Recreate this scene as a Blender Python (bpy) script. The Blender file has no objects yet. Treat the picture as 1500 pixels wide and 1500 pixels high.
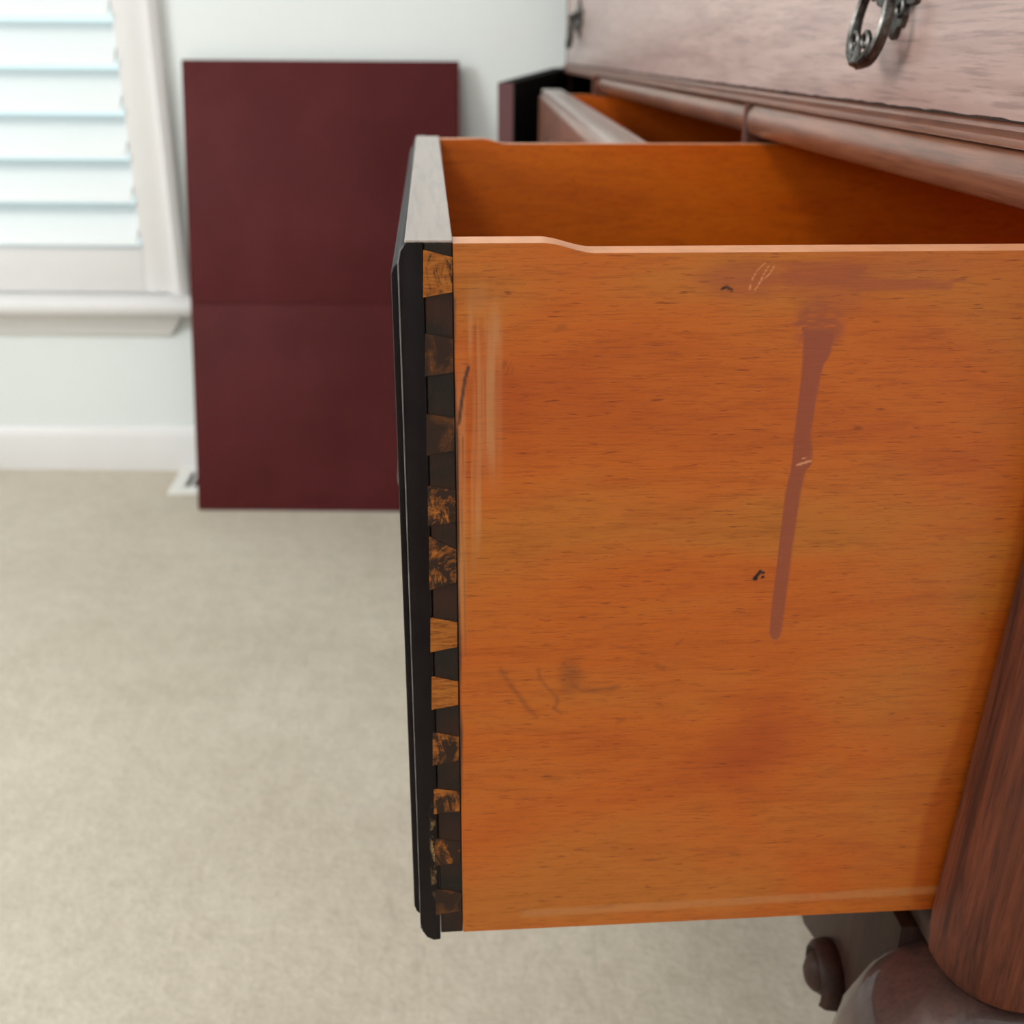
import bpy, bmesh, math, random
import numpy as np
from mathutils import Vector, Matrix

random.seed(4)
rng = np.random.RandomState(4)
S = bpy.context.scene
COL = S.collection
HC = 0.80                                   # camera height above the carpet

# ------------------------------------------------------------------ camera
F_PX, TH, PS, RO = 1603.6, 0.40234, 0.07418, -0.006486
_f = np.array([math.sin(PS)*math.cos(TH), math.cos(PS)*math.cos(TH), -math.sin(TH)])
_r = np.array([math.cos(PS), -math.sin(PS), 0.0]); _d = np.cross(_f, _r)
CM = np.array([math.cos(RO)*_r + math.sin(RO)*_d, -math.sin(RO)*_r + math.cos(RO)*_d, _f])
cam_d = bpy.data.cameras.new('camera'); cam = bpy.data.objects.new('camera', cam_d); COL.objects.link(cam)
cam_d.sensor_width = 36; cam_d.lens = F_PX/1500*36; cam_d.clip_start = 0.02
mw = Matrix.Identity(4)
for i in range(3):
    mw[i][0] = CM[0][i]; mw[i][1] = -CM[1][i]; mw[i][2] = -CM[2][i]
mw[2][3] = HC
cam.matrix_world = mw
cam_d.dof.use_dof = True; cam_d.dof.focus_distance = 0.385; cam_d.dof.aperture_fstop = 12.5
S.camera = cam

# ------------------------------------------------------------------ world, exposure, daylight
S.view_settings.view_transform = 'Standard'; S.view_settings.look = 'None'
S.view_settings.gamma = 1; S.view_settings.use_curve_mapping = False
S.view_settings.exposure = 0.0
w = bpy.data.worlds.new('world'); S.world = w; w.use_nodes = True
w.node_tree.nodes['Background'].inputs[0].default_value = (0.80, 0.95, 1.0, 1)
w.node_tree.nodes['Background'].inputs[1].default_value = 1.35
def area(name, loc, target, sx, sy, power, color):
    l = bpy.data.lights.new(name, 'AREA'); l.shape = 'RECTANGLE'; l.size = sx; l.size_y = sy
    l.energy = power; l.color = color
    o = bpy.data.objects.new(name, l); COL.objects.link(o); o.location = loc
    o.rotation_euler = (Vector(target)-Vector(loc)).to_track_quat('-Z', 'Y').to_euler()
    return o
area('added_left_window_light', (-2.36, 0.45, 1.60), (0, 0.45, 1.2), 1.15, 1.15, 54, (0.98, 1.0, 1.0))
area('added_rear_light', (-0.6, -2.46, 1.55), (-0.6, 0.0, 1.2), 1.6, 1.2, 3, (0.98, 1.0, 1.0))  # unseen weak source, added to light the room from behind
area('added_overhead_light', (-1.05, -0.35, 2.42), (-1.05, -0.35, 0), 0.5, 0.5, 15, (1.0, 0.96, 0.90))  # unseen source without a fixture, added to light the drawer from above
S.cycles.max_bounces = 8; S.cycles.diffuse_bounces = 5; S.cycles.glossy_bounces = 4
S.cycles.transparent_max_bounces = 12
S.cycles.caustics_reflective = False; S.cycles.caustics_refractive = False
try:
    S.cycles.use_denoising = True; S.cycles.denoiser = 'OPENIMAGEDENOISE'
except Exception: pass

# ------------------------------------------------------------------ materials
def nt(name):
    m = bpy.data.materials.new(name); m.use_nodes = True
    t = m.node_tree; b = t.nodes['Principled BSDF']
    return m, t, b
def N(t, kind, **kw):
    n = t.nodes.new(kind)
    for k, v in kw.items():
        if isinstance(k, str) and hasattr(n, k): setattr(n, k, v)
        else: n.inputs[k].default_value = v
    return n
def noise(t, scale, stretch=(1, 1, 1), detail=4, rough=.6, dist=0, rot=(0, 0, 0)):
    tc = t.nodes.new('ShaderNodeTexCoord'); mp = t.nodes.new('ShaderNodeMapping')
    mp.inputs['Scale'].default_value = stretch; mp.inputs['Rotation'].default_value = rot
    t.links.new(tc.outputs['Object'], mp.inputs['Vector'])
    n = t.nodes.new('ShaderNodeTexNoise'); n.inputs['Scale'].default_value = scale
    n.inputs['Detail'].default_value = detail; n.inputs['Roughness'].default_value = rough
    n.inputs['Distortion'].default_value = dist
    t.links.new(mp.outputs['Vector'], n.inputs['Vector'])
    return n.outputs['Fac']
def ramp(t, fac, stops):
    r = t.nodes.new('ShaderNodeValToRGB'); e = r.color_ramp.elements
    while len(e) < len(stops): e.new(.5)
    for i, (p, c) in enumerate(stops):
        e[i].position = p; e[i].color = (*c, 1) if len(c) == 3 else c
    t.links.new(fac, r.inputs['Fac']); return r.outputs['Color']
def mixc(t, fac, a, b, mode='MIX'):
    m = t.nodes.new('ShaderNodeMix'); m.data_type = 'RGBA'; m.blend_type = mode
    for v, k in ((fac, 0), (a, 6), (b, 7)):
        if hasattr(v, 'links') or hasattr(v, 'is_linked'): t.links.new(v, m.inputs[k])
        else: m.inputs[k].default_value = v if k == 0 else (*v, 1)
    return m.outputs[2]
def bump(t, b, h, s, d=.001):
    n = t.nodes.new('ShaderNodeBump'); n.inputs['Strength'].default_value = s; n.inputs['Distance'].default_value = d
    t.links.new(h, n.inputs['Height']); t.links.new(n.outputs['Normal'], b.inputs['Normal'])
G1 = (.5, .5, .5); W0 = (0, 0, 0); W1 = (1, 1, 1)

def plain(name, col, rough=.5, metal=0, spec=.5, var=.06, vs=30, coat=0):
    m, t, b = nt(name)
    c = ramp(t, noise(t, vs), [(.3, tuple(x*(1-var) for x in col)), (.7, tuple(min(1, x*(1+var)) for x in col))])
    t.links.new(c, b.inputs['Base Color'])
    b.inputs['Roughness'].default_value = rough; b.inputs['Metallic'].default_value = metal
    b.inputs['Specular IOR Level'].default_value = spec; b.inputs['Coat Weight'].default_value = coat
    b.inputs['Coat Roughness'].default_value = .2
    return m

def mahogany(name, dark, light, rough=.3, coat=.6, crough=.2, axis='Y', scale=1, gb=.15, cior=1.5):
    m, t, b = nt(name)
    st = {'X': (1.2, 16, 16), 'Y': (16, 1.2, 16), 'Z': (16, 16, 1.2)}[axis]
    n1 = noise(t, 6*scale, st, 6, .65, 1.2)
    st2 = {'X': (3, 60, 60), 'Y': (60, 3, 60), 'Z': (60, 60, 3)}[axis]
    n2 = noise(t, 14*scale, st2, 3, .6)
    c = ramp(t, n1, [(.3, dark), (.72, light)])
    d = ramp(t, n2, [(.36, (.55, .5, .5)), (.5, W1)])
    c = mixc(t, .7, c, d, 'MULTIPLY')
    t.links.new(c, b.inputs['Base Color'])
    b.inputs['Roughness'].default_value = rough
    b.inputs['Coat Weight'].default_value = coat; b.inputs['Coat Roughness'].default_value = crough; b.inputs['Coat IOR'].default_value = cior
    bump(t, b, n2, gb, .0004)
    return m
M = {}
M['mahogany'] = mahogany('mahogany_grain', (.10, .034, .016), (.27, .10, .055), .38, .6, .28, 'Y')
M['front_face'] = mahogany('mahogany_front', (.31, .165, .135), (.53, .345, .295), .5, 1, .40, 'Y', .6, .10, 2.6)
M['mahogany_up'] = mahogany('mahogany_upright', (.026, .008, .005), (.16, .040, .016), .6, .0, .3, 'Z', .8, .4)
M['mahogany_up'].node_tree.nodes['Principled BSDF'].inputs['Specular IOR Level'].default_value = .2
M['mahogany_dark'] = mahogany('mahogany_dark', (.026, .012, .009), (.058, .026, .019), .5, 0, .25, 'Z')
M['mahogany_dark'].node_tree.nodes['Principled BSDF'].inputs['Specular IOR Level'].default_value = .2
M['mahogany_leg'] = mahogany('mahogany_leg', (.028, .012, .010), (.065, .026, .020), .45, .8, .06, 'Z', .6, .03, 1.5)
M['front_top'] = mahogany('drawer_front_wood', (.23, .15, .125), (.36, .265, .225), .42, 1, .32, 'Y', .5, .08, 1.8)
M['edge_dark'] = plain('ebonised_moulding', (.010, .006, .006), .38, 0, .10, .25, 60, 0)
t = M['edge_dark'].node_tree; b = t.nodes['Principled BSDF']                  # chipped finish low on the moulding
_tc = t.nodes.new('ShaderNodeTexCoord'); _sp = t.nodes.new('ShaderNodeSeparateXYZ'); t.links.new(_tc.outputs['Object'], _sp.inputs[0])
def _band(v, lo, hi, soft):
    a_ = N(t, 'ShaderNodeMapRange'); a_.inputs[1].default_value = lo-soft; a_.inputs[2].default_value = lo+soft
    b2_ = N(t, 'ShaderNodeMapRange'); b2_.inputs[1].default_value = hi+soft; b2_.inputs[2].default_value = hi-soft
    t.links.new(v, a_.inputs[0]); t.links.new(v, b2_.inputs[0])
    m_ = N(t, 'ShaderNodeMath', operation='MULTIPLY'); t.links.new(a_.outputs[0], m_.inputs[0]); t.links.new(b2_.outputs[0], m_.inputs[1]); return m_.outputs[0]
m1_ = N(t, 'ShaderNodeMath', operation='MULTIPLY'); t.links.new(_band(_sp.outputs[0], -.0056, -.0038, .0006), m1_.inputs[0]); t.links.new(_band(_sp.outputs[2], .478, .512, .008), m1_.inputs[1])
_nz = ramp(t, noise(t, 420, (1, 1, .45), 4, .7), [(.50, W0), (.60, W1)])
m2_ = N(t, 'ShaderNodeMath', operation='MULTIPLY'); t.links.new(m1_.outputs[0], m2_.inputs[0]); t.links.new(_nz, m2_.inputs[1])
_old = b.inputs['Base Color'].links[0].from_socket
t.links.new(mixc(t, m2_.outputs[0], _old, (.34, .20, .08)), b.inputs['Base Color'])
M['arris_glint'] = plain('painted_arris_glint', (.11, .095, .09), .4, 0, .4, .5, 80)  # pale colour for the highlight painted along the moulding edge
M['flat_black'] = plain('flat_black', (.004, .004, .004), .85, 0, .1)  # near-black sheets inside the cupboard and on the door
M['maroon_edge'] = plain('maroon_edge', (.10, .032, .035), .4, 0, .5)
M['interior'] = mahogany('interior_wood', (.12, .03, .01), (.22, .06, .02), .6, 0, .3, 'X')
M['wall'] = plain('wall_paint', (.78, .81, .80), .75, 0, .2, .015, 3)
M['trim'] = plain('trim_paint', (.76, .735, .725), .35, 0, .4, .02, 4)
M['louver'] = plain('louver_paint', (.77, .795, .795), .4, 0, .4, .01, 4)
M['ceiling'] = plain('ceiling_paint', (.85, .85, .85), .8, 0, .2, .01, 4)
M['vent'] = plain('vent_enamel', (.82, .80, .76), .4, 0, .4, .02)
M['vent_dark'] = plain('duct_dark', (.03, .03, .03), .8)
M['metal'] = plain('aged_pewter', (.13, .12, .11), .38, 1, .5, .6, 260)
M['hinge'] = plain('painted_hinge', (.62, .60, .56), .5)

m, t, b = nt('window_glass')                     # clear pane: mostly lets light through, a little mirror
out = t.nodes['Material Output']; tr = t.nodes.new('ShaderNodeBsdfTransparent'); gl = t.nodes.new('ShaderNodeBsdfGlossy')
gl.inputs['Roughness'].default_value = .02; tr.inputs['Color'].default_value = (.95, .98, .97, 1)
mx = t.nodes.new('ShaderNodeMixShader'); mx.inputs[0].default_value = .07
t.links.new(tr.outputs[0], mx.inputs[1]); t.links.new(gl.outputs[0], mx.inputs[2]); t.links.new(mx.outputs[0], out.inputs['Surface'])
M['glass'] = m

m, t, b = nt('carpet_pile')
n1 = noise(t, 3.2, (1, 1, 1), 4, .6); n2 = noise(t, 150, (1, 1, 1), 3, .7); n3 = noise(t, 34, (1, 1, 1), 4, .75)
c = ramp(t, n1, [(.3, (.54, .47, .375)), (.7, (.64, .57, .47))])
c = mixc(t, .5, c, ramp(t, n3, [(.34, (.80, .79, .76)), (.62, W1)]), 'MULTIPLY')
c = mixc(t, .5, c, ramp(t, n2, [(.3, (.7, .69, .66)), (.65, (1, 1, 1))]), 'MULTIPLY')
t.links.new(c, b.inputs['Base Color']); b.inputs['Roughness'].default_value = .95
b.inputs['Specular IOR Level'].default_value = .1; b.inputs['Sheen Weight'].default_value = .15
bump(t, b, n3, .55, .006)
M['carpet'] = m

m, t, b = nt('burgundy_leatherette')
n1 = noise(t, 5, (1, 1, 1), 4, .6); n2 = noise(t, 500, (1, 1, 1), 2, .6)
c = ramp(t, n1, [(.3, (.070, .011, .011)), (.7, (.098, .017, .018))])
c = mixc(t, .35, c, ramp(t, n2, [(.35, (.7, .7, .7)), (.6, W1)]), 'MULTIPLY')
t.links.new(c, b.inputs['Base Color']); b.inputs['Roughness'].default_value = .6
b.inputs['Specular IOR Level'].default_value = .1
bump(t, b, n2, .25, .0006)
M['burgundy'] = m

def orange_wood(name, marks=False, cols=((.39, .062, .0030), (.49, .100, .0060), (.47, .125, .0120), (.37, .106, .0085))):
    m, t, b = nt(name)
    big = noise(t, 2.2, (2.2, 1, 5.5), 4, .55, .6)
    c = ramp(t, big, list(zip((.28, .45, .58, .74), cols)))
    swirl = noise(t, 7, (1.3, 1, 9), 5, .6, 2.2)
    c = mixc(t, .42, c, ramp(t, swirl, [(.36, (.78, .68, .6)), (.5, W1), (.66, (1, .94, .9))]), 'MULTIPLY')
    fib = noise(t, 60, (1.5, 1, 24), 3, .7, .3)
    c = mixc(t, .6, c, ramp(t, fib, [(.33, (.62, .54, .48)), (.5, (1, 1, 1)), (.7, (1.0, 1.0, 1.0))]), 'MULTIPLY')
    dash = noise(t, 105, (1.3, 1, 12), 2, .5)
    c = mixc(t, .8, c, ramp(t, dash, [(.26, (.45, .36, .3)), (.36, W1)]), 'MULTIPLY')
    rough = .42
    b.inputs['Roughness'].default_value = rough
    b.inputs['Specular IOR Level'].default_value = .3
    b.inputs['Coat Weight'].default_value = .05; b.inputs['Coat Roughness'].default_value = .25
    if marks:
        a = t.nodes.new('ShaderNodeAttribute'); a.attribute_name = 'marks'
        s = t.nodes.new('ShaderNodeSeparateColor'); t.links.new(a.outputs['Color'], s.inputs[0])
        a2 = t.nodes.new('ShaderNodeAttribute'); a2.attribute_name = 'marks_fine'
        s2 = t.nodes.new('ShaderNodeSeparateColor'); t.links.new(a2.outputs['Color'], s2.inputs[0])
        c = mixc(t, a.outputs['Alpha'], c, mixc(t, 1.0, c, (.80, .58, .40), 'MULTIPLY'))   # shade and reflection of the case, painted as a redder strip
        c = mixc(t, s2.outputs[1], c, (.50, .22, .085))          # pale worn scuffs
        c = mixc(t, s.outputs[0], c, (.26, .054, .024))          # pink brown drip
        c = mixc(t, s.outputs[1], c, (.30, .058, .022))          # smear of the same spill
        c = mixc(t, s.outputs[2], c, (.035, .016, .010))         # dark stain brushed over the joint, knots
        c = mixc(t, s2.outputs[0], c, (.006, .004, .004))        # black specks
        c = mixc(t, s2.outputs[2], c, (.80, .34, .16))           # fresh scratches
    t.links.new(c, b.inputs['Base Color'])
    bump(t, b, fib, .22, .0004)
    return m
M['lit_edge'] = plain('lit_orange_edge', (.66, .27, .115), .45, 0, .5, .12, 90, .2)  # brighter orange, reflected light on the board tops put into the colour
M['orange'] = orange_wood('orange_stained_beech', False, ((.58, .085, .0015), (.68, .125, .002), (.70, .150, .003), (.56, .105, .002)))
M['orange_marked'] = orange_wood('orange_stained_beech_marked', True)

def tail_mat(name, lo, hi):
    """dovetail end: orange wood under smeared dark stain; lo/hi = noise thresholds of the stain"""
    m, t, b = nt(name)
    g = noise(t, 60, (3, 1, 22), 3, .7)
    c = ramp(t, g, [(.3, (.17, .042, .007)), (.6, (.40, .125, .020))])
    s = noise(t, 70, (1.5, 1, 1), 5, .75, .8)
    c = mixc(t, ramp(t, s, [(lo, W1), (hi, W0)]), c, (.032, .015, .009))
    t.links.new(c, b.inputs['Base Color']); b.inputs['Roughness'].default_value = .6; b.inputs['Specular IOR Level'].default_value = .15
    bump(t, b, g, .3, .0004)
    return m
M['tail_orange'] = tail_mat('dovetail_orange', .36, .44)
M['tail_mixed'] = tail_mat('dovetail_smeared', .48, .60)
M['tail_brown'] = tail_mat('dovetail_stained', .50, .95)
m, t, b = nt('stained_end_grain')
g = noise(t, 30, (1, 1, 1), 5, .7); g2 = noise(t, 160, (14, 1, 1), 3, .7)
c = ramp(t, g, [(.35, (.016, .013, .010)), (.62, (.045, .018, .011))])
c = mixc(t, .5, c, ramp(t, g2, [(.3, (.6, .6, .6)), (.6, W1)]), 'MULTIPLY')
t.links.new(c, b.inputs['Base Color']); b.inputs['Roughness'].default_value = .6; b.inputs['Specular IOR Level'].default_value = .15; bump(t, b, g2, .2, .0003)
M['stain'] = m

# ------------------------------------------------------------------ mesh helpers
def link(name, bm, mat, parent=None, smooth=False):
    bmesh.ops.recalc_face_normals(bm, faces=bm.faces)
    me = bpy.data.meshes.new(name); bm.to_mesh(me); bm.free()
    for x in (mat if isinstance(mat, (list, tuple)) else [mat]): me.materials.append(x)
    if smooth:
        for p in me.polygons: p.use_smooth = True
        try: me.set_sharp_from_angle(angle=math.radians(38))
        except Exception: pass
    o = bpy.data.objects.new(name, me); COL.objects.link(o)
    if parent: o.parent = parent
    return o
def empty(name, loc=(0, 0, 0), rz=0, parent=None):
    o = bpy.data.objects.new(name, None); COL.objects.link(o); o.location = loc; o.rotation_euler = (0, 0, rz)
    o.empty_display_size = .05
    if parent: o.parent = parent
    return o
def tag(o, label=None, cat=None, group=None, kind=None):
    if label: o['label'] = label
    if cat: o['category'] = cat
    if group: o['group'] = group
    if kind: o['kind'] = kind
    return o
def bx(bm, x0, x1, y0, y1, z0, z1, bev=0, seg=2, mi=0):
    vs = [bm.verts.new((x, y, z)) for x in (x0, x1) for y in (y0, y1) for z in (z0, z1)]
    fs = [bm.faces.new([vs[i] for i in q]) for q in ((0, 1, 3, 2), (4, 6, 7, 5), (0, 4, 5, 1), (2, 3, 7, 6), (0, 2, 6, 4), (1, 5, 7, 3))]
    for f in fs: f.material_index = mi
    if bev:
        es = list({e for f in fs for e in f.edges})
        bmesh.ops.bevel(bm, geom=es, offset=bev, segments=seg, profile=.5, affect='EDGES')
def box(name, dims, mat, parent=None, bev=0, seg=2):
    bm = bmesh.new(); bx(bm, *dims, bev, seg); return link(name, bm, mat, parent, bev > 0)
def prism(bm, pts, axis, a, b, bev=0):
    """closed 2D outline extruded along an axis. pts are in the two remaining axes (XYZ order)"""
    def P(p, v):
        q = list(p); q.insert(axis, v); return q
    va = [bm.verts.new(P(p, a)) for p in pts]; vb = [bm.verts.new(P(p, b)) for p in pts]
    n = len(pts); fa = bm.faces.new(va); fb = bm.faces.new(vb[::-1])
    for i in range(n): bm.faces.new((va[i], vb[i], vb[(i+1) % n], va[(i+1) % n]))
    if bev:
        bmesh.ops.bevel(bm, geom=list(fa.edges)+list(fb.edges), offset=bev, segments=2, profile=.5, affect='EDGES')
def loft(bm, rings, cap=True, closed=True):
    R = [[bm.verts.new(p) for p in r] for r in rings]; n = len(R[0])
    for a, b in zip(R, R[1:]):
        for i in range(n if closed else n-1): bm.faces.new((a[i], a[(i+1) % n], b[(i+1) % n], b[i]))
    if cap: bm.faces.new(R[0]); bm.faces.new(R[-1][::-1])
def tube(bm, pts, rad, seg=8, closed=False, flat=1.0, up=None):
    pts = [Vector(p) for p in pts]; n = len(pts); rings = []
    r = rad if isinstance(rad, (list, tuple)) else [rad]*n
    prev = None
    for i, p in enumerate(pts):
        a = pts[(i-1) % n] if (closed or i) else p; c = pts[(i+1) % n] if (closed or i < n-1) else p
        tng = (c-a).normalized()
        if up is not None: u = (Vector(up)-tng*tng.dot(Vector(up))).normalized()
        else:
            u = prev if prev is not None else (Vector((1, 0, 0)) if abs(tng.x) < .9 else Vector((0, 1, 0)))
            u = (u-tng*tng.dot(u)).normalized(); prev = u
        v = tng.cross(u)
        rings.append([p+u*math.cos(k/seg*math.tau)*r[i]*flat+v*math.sin(k/seg*math.tau)*r[i] for k in range(seg)])
    if closed: rings.append(rings[0]); 
    R = [[bm.verts.new(q) for q in rg] for rg in (rings[:-1] if closed else rings)]
    if closed: R.append(R[0])
    for a, b in zip(R, R[1:]):
        for k in range(seg): bm.faces.new((a[k], a[(k+1) % seg], b[(k+1) % seg], b[k]))
    if not closed: bm.faces.new(R[0][::-1]); bm.faces.new(R[-1])
def ball(bm, c, r, sc=(1, 1, 1), u=10, v=7):
    mt = Matrix.Translation(c) @ Matrix.Diagonal((r*sc[0], r*sc[1], r*sc[2], 1))
    bmesh.ops.create_uvsphere(bm, u_segments=u, v_segments=v, radius=1, matrix=mt)
def spiral(cx, cz, r0, r1, a0, turns, n, fn):
    return [fn(cx+(r0+(r1-r0)*i/(n-1))*math.cos(a0+turns*math.tau*i/(n-1)), cz+(r0+(r1-r0)*i/(n-1))*math.sin(a0+turns*math.tau*i/(n-1))) for i in range(n)]

# ------------------------------------------------------------------ room shell. the far wall is turned a little to the sideboard
ND = 2.0975
def wall_frame(o): o.location = (ND*math.sin(PS), ND*math.cos(PS), 0); o.rotation_euler = (0, 0, -PS); return o
def struct(o, label=None): o['kind'] = 'structure'; 
def sbox(name, dims, mat, bev=0, far=False):
    o = box(name, dims, mat, None, bev); o['kind'] = 'structure'
    if far: wall_frame(o)
    return o
carpet = box('floor', (-2.5, 0.9, -2.6, 2.5, -.05, 0), M['carpet']); tag(carpet, 'beige cut-pile carpet', kind='structure')
sbox('ceiling', (-2.5, 0.9, -2.6, 2.5, 2.45, 2.5), M['ceiling'])
sbox('wall_right', (0.72, 0.84, -2.6, 2.3, 0, 2.45), M['wall'])
WU0, WU1, WZ0, WZ1 = -1.62, -.640, .358, 1.95        # the opening that the shutter frame fills
def holed(bm, u0, u1, z0, z1, hu0, hu1, hz0, hz1, y0, y1, axis='u'):
    for (a, b, c, d) in ((u0, hu0, z0, z1), (hu1, u1, z0, z1), (hu0, hu1, z0, hz0), (hu0, hu1, hz1, z1)):
        if axis == 'u': bx(bm, a, b, y0, y1, c, d)
        else: bx(bm, y0, y1, a, b, c, d)
bm = bmesh.new(); holed(bm, -2.7, .60, 0, 2.45, WU0, WU1, WZ0, WZ1, 0, .12)
o = link('wall_far', bm, M['wall']); o['kind'] = 'structure'; wall_frame(o)
bm = bmesh.new(); holed(bm, -2.6, 2.4, 0, 2.45, -.15, 1.05, 1.0, 2.2, -2.42, -2.30, 'v')
o = link('wall_left', bm, M['wall']); o['kind'] = 'structure'
bm = bmesh.new(); holed(bm, -2.5, .9, 0, 2.45, -1.5, .3, .9, 2.2, -2.5, -2.38)
o = link('wall_near', bm, M['wall']); o['kind'] = 'structure'
def base_profile(h, th): return [(0, 0), (-th, 0), (-th, h*.78), (-th*.75, h*.86), (-th*.62, h*.93), (-th*.3, h), (0, h)]
bm = bmesh.new(); prism(bm, base_profile(.088, .013), 0, -2.4, -.7225)
o = link('baseboard_far', bm, M['trim'], None, True); o['kind'] = 'structure'; wall_frame(o)
bm = bmesh.new(); prism(bm, base_profile(.092, .016), 0, -.7215, .55)
o = link('baseboard_far_beside', bm, M['trim'], None, True); o['kind'] = 'structure'; o.name = 'trim_1'; wall_frame(o)
tag(o, 'slightly prouder length of white skirting behind the burgundy pad')

# window with plantation shutter
bm = bmesh.new()
prism(bm, [(-.640, 0), (-.640, -.020), (-.636, -.024), (-.628, -.022), (-.620, -.016), (-.6175, -.004), (-.6175, 0)], 2, .358, 2.02)
prism(bm, [(WU0-.02, 0), (WU0-.02, -.016), (WU0, -.024), (WU0+.003, -.02), (WU0+.003, 0)], 2, .358, 2.02)
bx(bm, WU0-.02, -.62, -.022, 0, 1.951, 2.02)
bx(bm, -.652, -.6405, -.018, .11, .36, 1.95); bx(bm, WU0, WU0+.012, -.018, .11, .36, 1.95)
win = link('window_1', bm, M['trim'], None, True); win['kind'] = 'structure'; wall_frame(win)
tag(win, 'white casing of the shuttered window')
bm = bmesh.new(); prism(bm, [(-.045, .325), (-.050, .331), (-.0505, .343), (-.046, .3515), (-.038, .3575), (.02, .3575), (.02, .325)], 0, WU0-.05, -.600, .002)
link('window_sill', bm, M['trim'], win, True)
bm = bmesh.new()
PR = [(0, .276), (-.006, .278), (-.012, .288), (-.016, .300), (-.028, .314), (-.032, .3249), (0, .3249)]
ap = [[(-1.68, y, z) for y, z in PR], [(-.668 + (z-.276)*.75, y, z) for y, z in PR]]
loft(bm, ap); link('apron', bm, M['trim'], win, True)
box('stile', (-.703, -.6525, -.006, .024, .3605, 1.95), M['trim'], win, .003)
box('stile', (WU0+.013, WU0+.06, -.006, .024, .3605, 1.95), M['trim'], win, .003)
box('rail', (WU0+.0605, -.7035, -.004, .022, .3605, .447), M['trim'], win, .003)
box('rail', (WU0+.0605, -.7035, -.004, .022, 1.86, 1.95), M['trim'], win, .003)
box('shutter_hinge', (-.6545, -.6495, -.0085, -.004, .455, .515), M['hinge'], win, .001)
box('glass', (WU0+.013, -.6525, .085, .089, .36, 1.95), M['glass'], win)
bm = bmesh.new()
hw, th = .0445, .0055
prof = [(hw*math.cos(a), th*math.sin(a)) for a in [i/16*math.tau for i in range(16)]]
prism(bm, prof, 0, WU0+.063, -.7055)
lv = link('louver', bm, M['louver'], win, True)
TILT = math.radians(-52)
zs = [.487+.0785*i for i in range(18)]
lv.location = (0, .012, zs[0]); lv.rotation_euler = (-TILT, 0, 0)
for z in zs[1:]:
    c = lv.copy(); COL.objects.link(c); c.parent = win; c.location = (0, .012, z)
# two more windows (outside the frame, added as sources for the daylight)
for nm, ax, (a0, a1, z0, z1), y in (('added_window_2', 'v', (-.15, 1.05, 1.0, 2.2), -2.30), ('added_window_3', 'u', (-1.5, .3, .9, 2.2), -2.38)):
    bm = bmesh.new(); 
    for (a, b, c, d) in ((a0-.06, a0, z0-.06, z1+.06), (a1, a1+.06, z0-.06, z1+.06), (a0, a1, z0-.06, z0), (a0, a1, z1, z1+.06), ((a0+a1)/2-.02, (a0+a1)/2+.02, z0, z1)):
        if ax == 'v': bx(bm, y, y+.02, a, b, c, d)
        else: bx(bm, a, b, y, y+.02, c, d)
    o = link(nm, bm, M['trim']); o['kind'] = 'structure'

# floor register beside the board
vent = empty('floor_vent', (-.515, 1.990, 0)); tag(vent, 'white floor register in the carpet behind the burgundy pad', 'vent')
bm = bmesh.new(); L, Wd, rim = .30, .135, .026
for (a, b, c, d) in ((0, rim, 0, Wd), (L-rim, L, 0, Wd), (rim, L-rim, 0, rim), (rim, L-rim, Wd-rim, Wd)): bx(bm, a, b, c, d, 0.0005, .009, .001, 1)
link('rim', bm, M['vent'], vent)
box('duct', (rim, L-rim, rim, Wd-rim, .0005, .002), M['vent_dark'], vent)
bm = bmesh.new(); bx(bm, 0, .004, rim, Wd-rim, .0025, .0085); sl = link('slat', bm, M['vent'], vent); sl.location = (rim+.010, 0, 0)
for i in range(1, 19):
    c = sl.copy(); COL.objects.link(c); c.parent = vent; c.location = (rim+.010+i*.0128, 0, 0)

# burgundy folding pad, leaning on the wall
pad = empty('table_pad', (-.4445, 1.915, 0.0)); tag(pad, 'tall burgundy folding table pad with a crease across, leaning on the wall', 'pad')
lean = math.asin(.196/.797)
pad.rotation_euler = (0, 0, -math.atan2(.028, .368))
leaf_e = []
PW, PH, PT = .487, .800, .011
for (z0, z1, r) in ((.001, .3795, 0), (.3812, PH, 1)):
    bm = bmesh.new()
    bx(bm, 0, PW, 0, PT, z0, z1, .0022, 2)
    o = link('panel', bm, M['burgundy'], pad, True); o.rotation_euler = (-lean, 0, 0)
box('fold_strip', (0.001, PW-.001, .002, PT-.001, .376, .385), M['burgundy'], pad).rotation_euler = (-lean, 0, 0)

# ------------------------------------------------------------------ sideboard (coordinates are relative to the camera height: z = 0 is HC)
SB = empty('sideboard', (0, 0, 0)); tag(SB, 'long dark mahogany sideboard with one deep orange-sided drawer pulled far out', 'sideboard')
Z = HC
XB = .69; Y1 = 2.02; YE = .322
YA, YD1a, YD1b, YD2a, YD2b, YZ = .356, .812, .826, 1.592, 1.612, 2.0
def zz(p): return (p[0], p[1]+Z)
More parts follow.
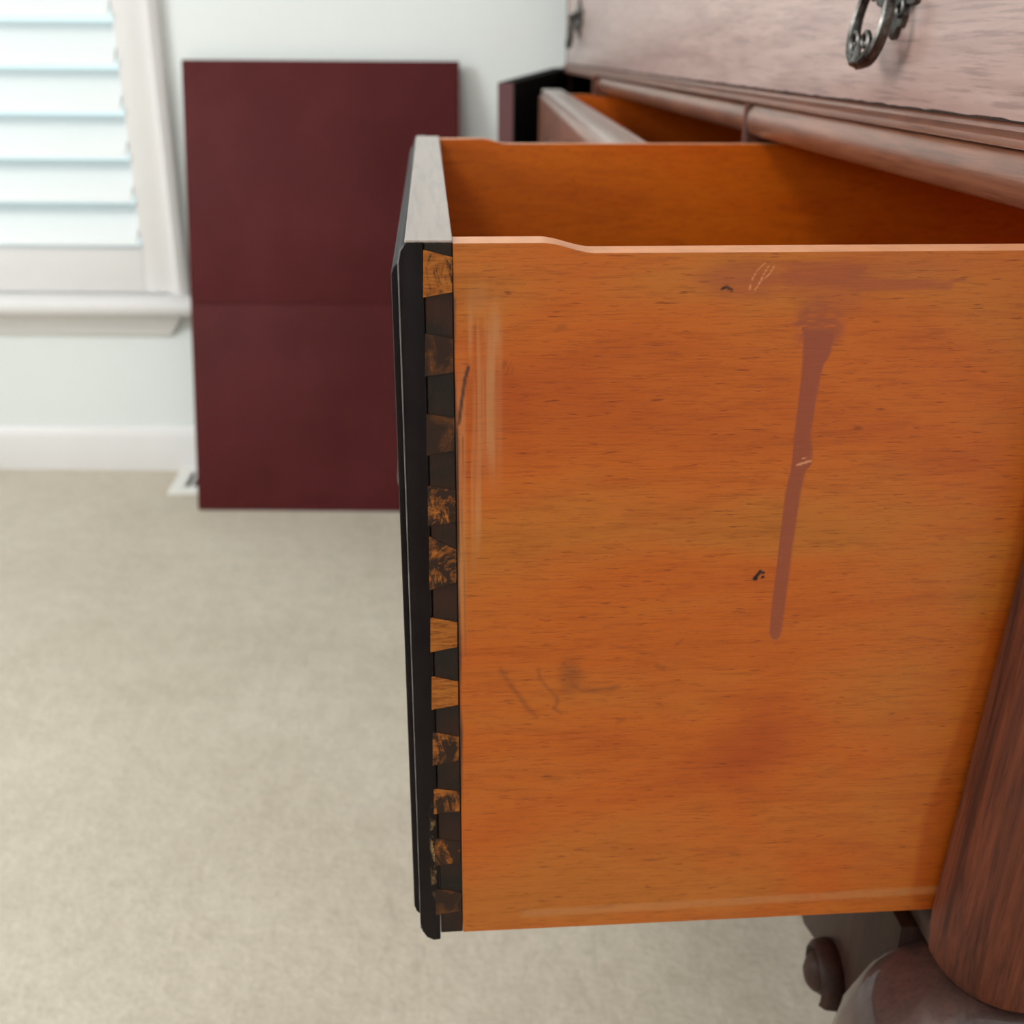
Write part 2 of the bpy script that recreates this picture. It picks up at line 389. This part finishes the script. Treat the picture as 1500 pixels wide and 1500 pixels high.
# near end with its rounded corner: sweeps out a little towards the base
def x0(z):
    return float(np.interp(z, [-.372, -.3705, -.366, -.345, -.27, -.19, -.12, -.058, .16], [.2175, .2150, .2125, .2107, .2143, .2180, .2215, .2255, .2265]))
bm = bmesh.new(); rings = []
for z in (-.372, -.3705, -.366, -.355, -.345, -.31, -.27, -.23, -.19, -.15, -.12, -.09, -.058, 0, .08, .16):
    x = x0(z); r = .030; dy = 0.0015 if z == -.372 else 0
    P = [(x, YA)]
    for i in range(11):
        a = math.pi+i/10*math.pi/2; P.append((x+r+(r)*math.cos(a), .352+dy+(r)*math.sin(a)))
    P += [(.45, YE+dy), (XB, YE+dy), (XB, .345), (.45, .345), (x+.035, YA)]
    rings.append([(px, py, z+Z) for px, py in P])
loft(bm, rings); link('end_panel', bm, M['mahogany_up'], SB, True)
# upper front, molding, rails
box('upper_front_panel', (.2375, .262, .352, 2.018, -.0275+Z, .16+Z), M['front_face'] if 'front_face' in M else M['mahogany'], SB, .0012)
bm = bmesh.new()
prism(bm, [zz(p) for p in [(.262, -.0277), (.2388, -.0277), (.2380, -.0284), (.2335, -.0284), (.2318, -.0289), (.2312, -.0298), (.2326, -.0312), (.2332, -.0330), (.2320, -.0348), (.2300, -.0355), (.2300, -.0360), (.262, -.0362), (.262, -.0362)]], 1, .345, 2.018)
link('waist_moulding', bm, M['mahogany'], SB, True)
def railp(dx): return [zz(p) for p in [(.262, -.0364), (.2345+dx, -.0364), (.2310+dx, -.0374), (.2282+dx, -.0400), (.2266+dx, -.0440), (.2262+dx, -.0480), (.2270+dx, -.0525), (.2288+dx, -.0562), (.2320+dx, -.0580), (.262, -.0580)]]
for a, b, dx in ((.350, YD1a, 0), (YD1b, YD2a, .0045)):
    bm = bmesh.new(); prism(bm, railp(dx), 1, a, b); link('rounded_rail', bm, M['mahogany'], SB, True)
bm = bmesh.new(); bx(bm, .2275, .262, YD2b, YZ, -.0400+Z, -.0364+Z); link('door_head_rail', bm, M['mahogany'], SB)
for a, b in ((YD1a, YD1b), (YD2a, YD2b)):
    bm = bmesh.new(); bx(bm, .2268, .262, a, b, -.352+Z, -.0365+Z, .002, 2); link('divider', bm, M['mahogany_up'], SB, True)
bm = bmesh.new(); n_ = 220; lo = []; hi = []
for i in range(n_):
    y_ = .352+(2.018-.352)*i/(n_-1); h_ = .0007+.0008*random.random()
    lo.append(bm.verts.new((.23735, y_, -.0275+Z))); hi.append(bm.verts.new((.23735, y_, -.0275+h_+Z)))
for i in range(n_-1): bm.faces.new((lo[i], lo[i+1], hi[i+1], hi[i]))
link('worn_edge_line', bm, M['stain'], SB)
# carcass: back, floor, inner partitions, far end
bm = bmesh.new()
bx(bm, XB-.012, XB, .346, 2.0, -.37+Z, .16+Z); bx(bm, .262, XB-.012, .346, 2.0, -.37+Z, -.353+Z)
bx(bm, .2625, XB-.012, YD1a+.001, YD1b-.001, -.353+Z, -.04+Z); bx(bm, .2625, XB-.012, YD2a+.001, YD2b-.001, -.353+Z, -.04+Z)
bx(bm, .2625, XB-.012, .346, 2.0, -.04+Z, -.030+Z)
link('carcass', bm, M['interior'], SB)
bm = bmesh.new()
bx(bm, .264, XB-.013, YD2b, YD2b+.003, -.352+Z, -.041+Z); bx(bm, .2475, XB-.013, YZ-.004, YZ-.001, -.352+Z, -.041+Z)
bx(bm, XB-.016, XB-.0125, YD2b, YZ-.001, -.352+Z, -.041+Z); bx(bm, .264, XB-.013, YD2b, YZ-.001, -.3525+Z, -.349+Z)
bx(bm, .2475, XB-.013, YD2b, YZ-.001, -.0438+Z, -.0408+Z)
bx(bm, .2360, .2369, YZ-.003, 2.013, -.372+Z, -.0368+Z)
link('cupboard_black_panels', bm, M['flat_black'], SB)
bm = bmesh.new(); prism(bm, [(.237, YZ), (.237, 2.012), (.242, 2.019), (.250, Y1), (XB, Y1), (XB, YZ)], 2, -.372+Z, .16+Z)
link('end_panel', bm, M['mahogany_up'], SB, True)
bm = bmesh.new(); prism(bm, [zz(p) for p in [(.262, -.352), (.2165, -.352), (.2135, -.356), (.2135, -.366), (.2160, -.3705), (.262, -.372)]], 1, YA, YZ)
link('base_rail', bm, M['mahogany_dark'], SB, True)
bm = bmesh.new(); bx(bm, .205, XB+.005, .30, 2.03, .161+Z, .183+Z, .006, 3); link('top', bm, M['mahogany'], SB, True)

# cabriole legs: knee, two scrolled ears, slim ankle, pad foot
def leg(cx, cy, sx, sy, name='cabriole_leg'):
    """sx, sy: outward direction of the knee"""
    bm = bmesh.new(); rings = []
    tab = [(-.3722, .020, .020, .0), (-.380, .034, .032, .003), (-.392, .044, .041, .008), (-.410, .050, .048, .012), (-.430, .052, .050, .015), (-.455, .049, .048, .017), (-.49, .041, .041, .014), (-.53, .034, .034, .008),
           (-.58, .027, .027, .001), (-.63, .022, .022, -.004), (-.68, .019, .019, -.005), (-.72, .018, .018, -.002), (-.745, .022, .022, .003), (-.762, .030, .030, .008), (-.780, .035, .035, .011), (-.794, .033, .033, .011), (-.799, .027, .027, .011)]
    for z, a, b_, off in tab:
        rg = []
        for k in range(28):
            q = k/28*math.tau; e = 2.7 if z > -.6 else 2.0
            c, s = math.cos(q), math.sin(q)
            rr = (abs(c)**e+abs(s)**e)**(-1/e)
            rg.append((cx+sx*off+c*rr*a, cy+sy*off+s*rr*b_, z+Z))
        rings.append(rg)
    loft(bm, rings)
    L = link(name, bm, M['mahogany_leg'], SB, True)
    # ears: (u, z) outline running away from the knee, u = distance from leg centre
    out = [(.020, -.3695), (.148, -.3695), (.154, -.385), (.158, -.402), (.157, -.428), (.150, -.450), (.140, -.465), (.127, -.4702), (.112, -.4655), (.103, -.460), (.093, -.455), (.083, -.449), (.072, -.464), (.060, -.478), (.050, -.50), (.042, -.53), (.020, -.53)]
    for d in ('y', 'x'):
        bm = bmesh.new()
        if d == 'y':
            xx = cx + sx*.004; a, b_ = sorted((xx, xx+sx*.029))
            prism(bm, [(cy-sy*u, z+Z) for u, z in out], 0, a, b_, .0025)
        else:
            yy = cy+sy*.004; a, b_ = sorted((yy, yy+sy*.024))
            prism(bm, [(cx-sx*u, z+Z) for u, z in out], 1, a, b_, .0025)
        link('scrolled_ear', bm, M['mahogany_dark'], L, True)
        bm = bmesh.new()                                        # volute: rolled rim with a bun in its eye
        u0, zc = .0815, -.4585
        if d == 'y':
            fn = lambda a_, b2: (cx+sx*.0360, cy-sy*a_, b2+Z)
            eye = (cx+sx*.0400, cy-sy*u0, zc+Z); sc = (.8, .95, 1.15); upv = (1, 0, 0)
        else:
            fn = lambda a_, b2: (cx-sx*a_, cy+sy*.0360, b2+Z)
            eye = (cx-sx*u0, cy+sy*.0400, zc+Z); sc = (.95, .8, 1.15); upv = (0, 1, 0)
        pts = spiral(u0, zc, .0175, .0065, math.radians(205), -1.35, 34, fn)
        tube(bm, pts, [.0040-.0016*i/33 for i in range(34)], 8, False, 2.2, upv)
        ball(bm, eye, .0105, sc, 16, 10)
        link('volute', bm, M['mahogany_dark'], L, True)
    return L
leg(.240, .352, -1, -1)
leg(.262, 1.962, -1, 1)
leg(.636, .374, 1, -1)
leg(.636, 1.962, 1, 1)

# drop pull: lobed plate, post, oval bail with leaf scrolls.  Built facing -X, origin on the plate's back
def drop_pull(parent, loc, first=[None]):
    if first[0]:
        src = first[0]; r = src.copy(); COL.objects.link(r); r.parent = parent; r.location = loc
        for ch in src.children:
            c = ch.copy(); COL.objects.link(c); c.parent = r
        return r
    half = [(a, b*1.4-.004 if b < .012 else b-.002) for a, b in [(0, -.0165), (.004, -.0155), (.0055, -.0115), (.010, -.0125), (.0135, -.0085), (.0125, -.004), (.019, -.0055), (.025, -.0045), (.0265, .0005), (.033, -.003), (.038, .002), (.036, .008), (.041, .011), (.040, .016), (.034, .0175), (.027, .014), (.022, .018), (.017, .022), (.012, .020), (.009, .027), (.004, .030), (0, .034)]]
    outl = half+[(-a, b) for a, b in half[::-1][1:-1]]
    bm = bmesh.new(); prism(bm, outl, 0, -.0028, 0, .0009)
    for s in (-1, 1):
        tube(bm, spiral(.0285*s, .008, .0075, .002, math.radians(200 if s > 0 else -20), 1.1*s, 18, lambda a, b: (-.0030, a, b)), .0013, 6)
        tube(bm, spiral(.0085*s, -.0125, .0055, .0015, math.radians(80), -1.1*s, 16, lambda a, b: (-.0032, a, b)), .0013, 6)
        tube(bm, [(-.003, s*.004, .004), (-.0034, s*.012, .0115), (-.003, s*.021, .0095)], [.0016, .0022, .0012], 6)
    P = link('drop_pull', bm, M['metal'], parent, True); P.location = loc
    bm = bmesh.new()
    tube(bm, [(-.002, 0, .0075), (-.008, 0, .0080), (-.0135, 0, .0072), (-.0165, 0, .0030), (-.0150, 0, -.0012), (-.011, 0, -.0022)], [.0032, .0026, .0024, .0022, .0018, .0010], 8)
    ball(bm, (-.003, 0, .0075), .0055, (.6, 1, 1), 14, 8)
    link('post', bm, M['metal'], P, True)
    # bail
    bm = bmesh.new(); A, Bz, cz = .0195, .0215, -.0165; n = 40; pts = []; rr = []
    for i in range(n):
        a = i/n*math.tau
        pts.append((-.0135+.0035*math.sin(a), A*math.cos(a)*(1-.10*math.sin(a)), cz+Bz*math.sin(a))); rr.append(.0021+.0009*max(0, -math.sin(a)))
    tube(bm, pts, rr, 8, True, 1.45, (1, 0, 0))
    for s in (-1, 1):
        tube(bm, spiral(.0064*s, cz-Bz+.0100, .0062, .0012, math.radians(-90), 1.25*s, 22, lambda a, b: (-.0178, a, b)), [.0019-.0008*i/21 for i in range(22)], 6)
        tube(bm, [(-.0180, s*.0015, cz-Bz-.0005), (-.0190, s*.0055, cz-Bz+.0006), (-.0182, s*.0105, cz-Bz+.0040), (-.0172, s*.0145, cz-Bz+.0078)], [.0016, .0024, .0018, .0008], 6)
    tube(bm, [(-.018, 0, cz-Bz-.0030), (-.0192, 0, cz-Bz+.0010), (-.019, 0, cz-Bz+.0060), (-.0178, 0, cz-Bz+.0110)], [.0008, .0027, .0020, .0008], 8)
    link('bail', bm, M['metal'], P, True)
    first[0] = P
    return P
drop_pull(SB, (.2375, .590, .0310+Z))
drop_pull(SB, (.2375, 1.845, .0375+Z))

# ------------------------------------------------------------------ near drawer, pulled far out
def on_side(x, y, Y=.36):
    r = CM.T @ np.array([(x-750)/F_PX, (y-750)/F_PX, 1.0]); t_ = Y/r[1]; return r[0]*t_, r[2]*t_
ZT, ZT2, ZB = -.0588, -.0622, -.3478
XBK = .50
def ztop(x): 
    s_ = np.clip((x-.036)/(.054-.036), 0, 1); s_ = s_*s_*(3-2*s_); return ZT+(ZT2-ZT)*s_
DX = .0070                                   # where the side boards begin, behind the front board
bm = bmesh.new()
bx(bm, DX, XBK, .3737, .796, -.338+Z, -.330+Z); bx(bm, XBK-.012, XBK, .3737, .7928, -.338+Z, -.066+Z)
drawer = link('drawer', bm, M['orange'], SB); tag(drawer, 'bottom and back boards of the deep drawer')
# near side board: fine grid that carries the marks of use and the painted shade
nx, nz = 420, 470
gx = np.concatenate([np.linspace(DX, .262, nx), np.linspace(.27, XBK, 14)]); gs = np.linspace(0, 1, nz)
X = np.repeat(gx[:, None], nz, 1); T = ztop(X); Zg = ZB+(T-ZB)*gs[None, :]
nX, nZ = X.shape
cam3 = np.stack([X, np.full_like(X, .36), Zg], -1) @ CM.T
PX = 750+F_PX*cam3[..., 0]/cam3[..., 2]; PY = 750+F_PX*cam3[..., 1]/cam3[..., 2]   # 1 unit = 1 mm/5 scale chart on the board
def vnoise(a, b, seed):
    r_ = np.random.RandomState(seed); g = r_.rand(256, 256)
    ia, ib = np.floor(a).astype(int), np.floor(b).astype(int); fa, fb = a-ia, b-ib
    fa = fa*fa*(3-2*fa); fb = fb*fb*(3-2*fb); G = lambda i, j: g[i % 256, j % 256]
    return (G(ia, ib)*(1-fa)+G(ia+1, ib)*fa)*(1-fb)+(G(ia, ib+1)*(1-fa)+G(ia+1, ib+1)*fa)*fb
def sst(v, a, b): q = np.clip((v-a)/(b-a), 0, 1); return q*q*(3-2*q)
def band(v, lo, hi, soft): return sst(v, lo-soft, lo+soft)*(1-sst(v, hi-soft, hi+soft))
def poly(pts, wdt, soft=1.2):
    d = np.full(PX.shape, 1e9)
    for (a, b) in zip(pts, pts[1:]):
        vx, vy = b[0]-a[0], b[1]-a[1]; L2 = vx*vx+vy*vy
        q = np.clip(((PX-a[0])*vx+(PY-a[1])*vy)/L2, 0, 1)
        d = np.minimum(d, np.hypot(PX-a[0]-q*vx, PY-a[1]-q*vy))
    return 1-sst(d, wdt-soft, wdt+soft)
def blob(cx, cy, rx, ry, soft=.35): return 1-sst(np.hypot((PX-cx)/rx, (PY-cy)/ry), 1-soft, 1+soft)
n_a = vnoise(PX/14, PY/3.2, 1); n_b = vnoise(PX/40, PY/9, 2); n_c = vnoise(PX/5, PY/60, 3); n_d = vnoise(PX/90, PY/5, 5)
case_shade = sst(PX-np.interp(PY, [650, 700, 905, 1000, 1080, 1200, 1300], [1520, 1503, 1455, 1425, 1397, 1350, 1335]), -5, 9)*.75  # painted shade mask, stronger towards the case
ys = [440, 465, 480, 495, 520, 535, 560, 600, 640, 655, 680, 690, 720, 800, 850, 900, 928, 938]
xl = [1172, 1172, 1174, 1177, 1176, 1175, 1173, 1168, 1163, 1162, 1160, 1158, 1151, 1141, 1135, 1129, 1127, 1131]
xr = [1226, 1230, 1224, 1221, 1216, 1206, 1200, 1193, 1187, 1190, 1189, 1180, 1173, 1161, 1155, 1148, 1144, 1139]
lft = np.interp(PY, ys, xl); rgt = np.interp(PY, ys, xr)
drip = sst(PX, lft-1.4, lft+1.4)*(1-sst(PX, rgt-1.4, rgt+1.4))*band(PY, 478+10*n_a, 937, 2.5)
head = blob(1198+8*(n_a-.5), 478, 36, 34, .3)*sst(n_a+.35*n_b, .25, .6)*.8
drip = np.maximum(drip, head)
pale = drip*sst(PY, 655, 700)*.28*(1-sst(np.abs(PX-(lft+rgt)/2), 3, 9))
smear = np.maximum.reduce([blob(1090, 411, 62, 26, .5)*.8, band(PY+5*(n_b-.5), 385, 428, 4)*band(PX+30*(n_a-.5), 1140, 1275, 16)*.85,
                           band(PY+4*(n_b-.5), 408, 425, 3)*band(PX, 1160, 1425-60*n_a, 22)*.85, blob(1310, 388, 110, 18, .6)*.4, blob(1215, 440, 45, 22, .5)*.55])
smear *= .55+.5*n_d
dark = 0*PX
edge = np.interp(PY, [358, 430, 440, 540, 600, 700, 850, 900, 1000, 1100, 1366], [663, 663, 666, 667, 671, 671, 673, 676, 676, 675, 676])
dark = np.maximum(dark, (1-sst(PX, edge-2+7*(n_c-.5), edge+2+7*(n_c-.5)))*.9)
dark = np.maximum(dark, poly([(686, 538), (681, 556), (676, 590), (672, 620)], 2.6)*.85)
dark = np.maximum(dark, poly([(678, 640), (677, 760), (680, 850), (681, 960)], .8)*.5)
for pts, wd, am in (([(733, 980), (745, 1000), (762, 1022), (775, 1040), (786, 1050)], 3.4, .42), ([(788, 980), (791, 995), (803, 1008), (815, 1020), (817, 1030), (811, 1037), (822, 1045)], 2.4, .42),
                    ([(826, 973), (835, 978), (834, 992), (840, 1004), (850, 1011), (880, 1011), (905, 1007)], 3.6, .5), ([(895, 945), (920, 950), (960, 960)], 2, .3),
                    ([(1000, 938), (990, 944)], 2.2, .45), ([(905, 1058), (914, 1054)], 3, .35), ([(962, 975), (972, 978)], 3, .4), ([(1180, 1043), (1350, 1015)], 1.2, .12),
                    ([(1330, 932), (1376, 938)], 1.3, .45), ([(1400, 876), (1428, 874)], 1.2, .4), ([(1440, 895), (1500, 893)], 1, .3), ([(740, 531), (738, 537)], 3, .5), ([(742, 550), (747, 532), (752, 540), (749, 548)], 1, .5),
                    ([(818, 480), (826, 479)], 4, .35), ([(1070, 1250), (1082, 1253)], 3, .25), ([(800, 1138), (818, 1140)], 4, .25), ([(1215, 985), (1235, 990)], 1.4, .3)):
    dark = np.maximum(dark, poly(pts, wd, wd*.9)*am*.72*(.5+.8*n_a))
knot = blob(836, 990, 16, 26, .6)*.28; dark = np.maximum(dark, knot)
speck = np.maximum.reduce([poly([(1058, 423), (1064, 420), (1072, 425)], 1.9), poly([(1105, 847), (1109, 843), (1114, 837)], 2.4), blob(1118, 839, 2, 2, .3), blob(1117, 845, 2.4, 2.2, .3), blob(1106, 848, 4, 3, .3), poly([(1180, 342), (1186, 342)], 1)])
scr = np.maximum.reduce([poly([(1123, 384), (1108, 398), (1102, 409), (1098, 424)], .55, .7), poly([(1134, 390), (1127, 402), (1116, 410), (1105, 426)], .6, .7), poly([(1125, 391), (1118, 403), (1113, 412)], .5, .7),
                         poly([(1168, 681), (1178, 678), (1187, 675)], 1.5, .9), poly([(1176, 671), (1182, 670)], .8, .7)])*.65
streak = vnoise(PX/3.2, PY/150, 8); streak2 = vnoise(PX/7, PY/50, 9)
white = np.maximum.reduce([band(PX, 708, 733, 7)*band(PY, 455, 690, 45)*(.25+.55*sst(streak, .3, .75)), band(PX, 684, 706, 5)*band(PY, 440, 800, 60)*sst(streak, .45, .8)*.55,
                           band(PX, 668, 682, 3)*band(PY, 545, 940, 60)*.38, blob(700, 440, 16, 26, .5)*.25])
yb = np.interp(PX, [740, 1000, 1375], [1340, 1325, 1303])
white = np.maximum(white, band(PY-yb, -5.5, 5.5, 2.6)*sst(PX, 755, 772)*.40)
white = np.maximum(white, pale)
white = np.clip(white*.9*(.8+.4*streak2), 0, 1)
verts = [(x, .36, z+Z) for x, z in zip(X.ravel().tolist(), Zg.ravel().tolist())]
base_n = len(verts)
verts += [(float(gx[i]), .3735, float(T[i, 0])+Z) for i in range(nX)]+[(float(gx[i]), .3735, ZB+Z) for i in range(nX)]
idx = np.arange(nX*nZ).reshape(nX, nZ)
q = np.stack([idx[:-1, :-1], idx[1:, :-1], idx[1:, 1:], idx[:-1, 1:]], -1).reshape(-1, 4).tolist()
tb = base_n; bb = base_n+nX
for i in range(nX-1):
    q.append((int(idx[i, -1]), int(idx[i+1, -1]), tb+i+1, tb+i)); q.append((int(idx[i+1, 0]), int(idx[i, 0]), bb+i, bb+i+1)); q.append((tb+i, tb+i+1, bb+i+1, bb+i))
fl = [list(map(int, idx[0, ::-1]))+[bb, tb][::1], list(map(int, idx[-1, :]))+[tb+nX-1, bb+nX-1]]
me = bpy.data.meshes.new('side_board'); me.from_pydata(verts, [], q+fl); me.update()
def cattr(name, r, g, b_, al=None):
    a = me.color_attributes.new(name, 'FLOAT_COLOR', 'POINT'); arr = np.zeros((len(verts), 4), np.float32); arr[:, 3] = 1
    for k, v in enumerate((r, g, b_)): arr[:base_n, k] = np.clip(v, 0, 1).ravel()
    if al is not None: arr[:, 3] = 0; arr[:base_n, 3] = al.ravel()
    a.data.foreach_set('color', arr.ravel())
cattr('marks', drip*.92, smear*.8, dark, case_shade); cattr('marks_fine', speck, white, scr)
me.materials.append(M['orange_marked']); me.materials.append(M['lit_edge'])
for p in me.polygons:
    if p.normal.z > .7: p.material_index = 1
side = bpy.data.objects.new('side_board', me); COL.objects.link(side); side.parent = drawer
tag(side, 'orange side board with a long dried drip and black specks')
def side_simple(y0_, y1_, par, x_a, x_b, zt, zt2, zb, s0, s1):
    bm = bmesh.new(); pts = [(x_a, zb+Z), (x_b, zb+Z), (x_b, zt2+Z)]
    for i in range(12, -1, -1):
        s_ = i/12; x = s0+(s1-s0)*s_; e = s_*s_*(3-2*s_); pts.append((x, zt+(zt2-zt)*e+Z))
    pts.append((x_a, zt+Z)); prism(bm, pts, 1, y0_, y1_, .0006)
    o = link('side_board', bm, [M['orange'], M['lit_edge']], par)
    for p in o.data.polygons:
        if abs(p.normal.z) > .5 and p.center.z > zb+.1+Z: p.material_index = 1
    return o
side_simple(.793, .803, drawer, DX, XBK, ZT, ZT2, ZB, .036, .054)
# front board with stained sockets, then the tails laid into it
XS0, XS1 = -.0024, DX
bm = bmesh.new(); bx(bm, XS0, XS1-.0001, .3604, .806, ZB-.0004+Z, ZT+Z, .0004, 1)
link('front_board', bm, [M['stain']], drawer)
bm = bmesh.new(); bx(bm, -.0086, XS1, .3606, .8058, ZT+Z, ZT+.0009+Z, .0003, 1); link('front_top_edge', bm, M['front_top'], drawer)
tails = [  # left top, left bottom, right top, right bottom (px), material
 (366, 436, 377, 428, 'tail_orange'), (489, 552, 496, 546, 'tail_brown'), (607, 668, 612, 660, 'tail_brown'), (712, 771, 718, 765, 'tail_mixed'),
 (786, 865, 806, 853, 'tail_mixed'), (905, 956, 912, 948, 'tail_orange'), (991, 1040, 999, 1033, 'tail_orange'), (1073, 1122, 1080, 1114, 'tail_mixed'),
 (1156, 1193, 1160, 1188, 'tail_mixed'), (1229, 1269, 1234, 1263, 'tail_mixed'), (1302, 1341, 1308, 1334, 'tail_brown')]
for lt, lb, rt, rb, mt in tails:
    f = lambda y: (y-358)/1008
    xa = 619+f((lt+lb)/2)*20; xb = 662+f((rt+rb)/2)*14
    pts = [on_side(xa, lt), on_side(xa, lb), on_side(xb, rb), on_side(xb, rt)]
    bm = bmesh.new(); prism(bm, [(p[0], p[1]+Z) for p in pts], 1, .35995, .3612, .00015)
    link('dovetail', bm, M[mt], drawer)
# moulded overlay on the face
bm = bmesh.new()
R_ = .0038
prof = [(-.0026, -.3516), (-.0055, -.3519), (-.0085, -.3500), (-.0104, -.3465), (-.0108, -.342), (-.0108, -.0640), (-.0100, -.0610), (-.0088, -.0592), (-.0075, -.0586), (-.0026, -.0584)]
prism(bm, [(x, z+Z) for x, z in prof], 1, .3600, .824, .0007)
link('face_slab', bm, [M['edge_dark']], drawer, True)
bm = bmesh.new(); prism(bm, [(x, z+Z) for x, z in [(-.0104, -.3400), (-.0125, -.3380), (-.0134, -.3352), (-.0134, -.0690), (-.0126, -.0668), (-.0104, -.0645)]], 1, .3625, .820, .0008)
link('raised_field', bm, [M['edge_dark']], drawer, True)
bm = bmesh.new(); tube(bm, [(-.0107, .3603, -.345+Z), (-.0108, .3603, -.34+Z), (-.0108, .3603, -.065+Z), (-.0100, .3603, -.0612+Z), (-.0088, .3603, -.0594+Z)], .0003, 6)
link('painted_arris_glint', bm, M['arris_glint'], drawer, True)  # thin pale tube in place of an edge highlight
dp = drop_pull(drawer, (-.0134, .60, -.195+Z)); dp.scale = (.42, 1, 1)

# ------------------------------------------------------------------ centre drawer, pulled part way
XO = .114
bm = bmesh.new()
bx(bm, XO+.032, .56, .85, 1.565, -.338+Z, -.330+Z); bx(bm, .55, .56, .85, 1.565, -.330+Z, -.066+Z)
d2 = link('drawer', bm, M['orange'], SB); tag(d2, 'wide centre drawer pulled out part way')
side_simple(1.563, 1.573, d2, XO+.0312, .56, -.0620, -.0650, -.346, XO+.06, XO+.085)
side_simple(.842, .852, d2, XO+.0312, .56, -.0620, -.0650, -.346, XO+.06, XO+.085)
bm = bmesh.new(); bx(bm, XO+.004, XO+.031, .832, 1.584, -.350+Z, -.0562+Z, .0012, 2); link('front_board', bm, M['front_top'], d2, True)
bm = bmesh.new(); prism(bm, [(x+XO, z+Z) for x, z in [(.004, -.3495), (.001, -.345), (0, -.335), (0, -.0690), (.0008, -.0655), (.0028, -.0635), (.004, -.0628)]], 1, .836, 1.580, .0008)
link('raised_field', bm, M['mahogany'], d2, True)
_p = Vector((XO, .85, -.0562+Z))
d2.matrix_world = Matrix.Translation(_p+Vector((.016, 0, -.0080))) @ Matrix.Rotation(math.radians(-1.6), 4, 'Z') @ Matrix.Rotation(math.radians(.85), 4, 'X') @ Matrix.Translation(-_p)
drop_pull(d2, (XO, 1.02, -.135+Z)); drop_pull(d2, (XO, 1.40, -.135+Z))

# ------------------------------------------------------------------ cupboard door at the far end, swung open
door = empty('cupboard_door', (.2375, 1.992, Z), 0, SB)
door.name = 'cupboard_door'
ang = math.radians(17.4)
door.rotation_euler = (0, 0, -ang)
Wd_ = .395
def doorpiece(name, mat, xa, xb, ya, yb, zt0, zt1, zb):
    bm = bmesh.new(); vs = []
    for x in (xa, xb):
        vs.append([bm.verts.new((x, y, z)) for y, z in ((ya, zt0), (yb, zt1), (yb, zb), (ya, zb))])
    a, b_ = vs; bm.faces.new(a); bm.faces.new(b_[::-1])
    for i in range(4): bm.faces.new((a[i], b_[i], b_[(i+1) % 4], a[(i+1) % 4]))
    return link(name, bm, mat, door)
doorpiece('door_panel', M['maroon_edge'], -.0235, -.0015, -Wd_, 0, -.0468, -.0338, -.350)
doorpiece('door_black_panel', M['flat_black'], -.0014, 0, -Wd_, 0, -.0462, -.0332, -.350)
doorpiece('door_cap', M['flat_black'], -.0232, -.0015, -Wd_+.002, 0, -.0462, -.0332, -.0472)
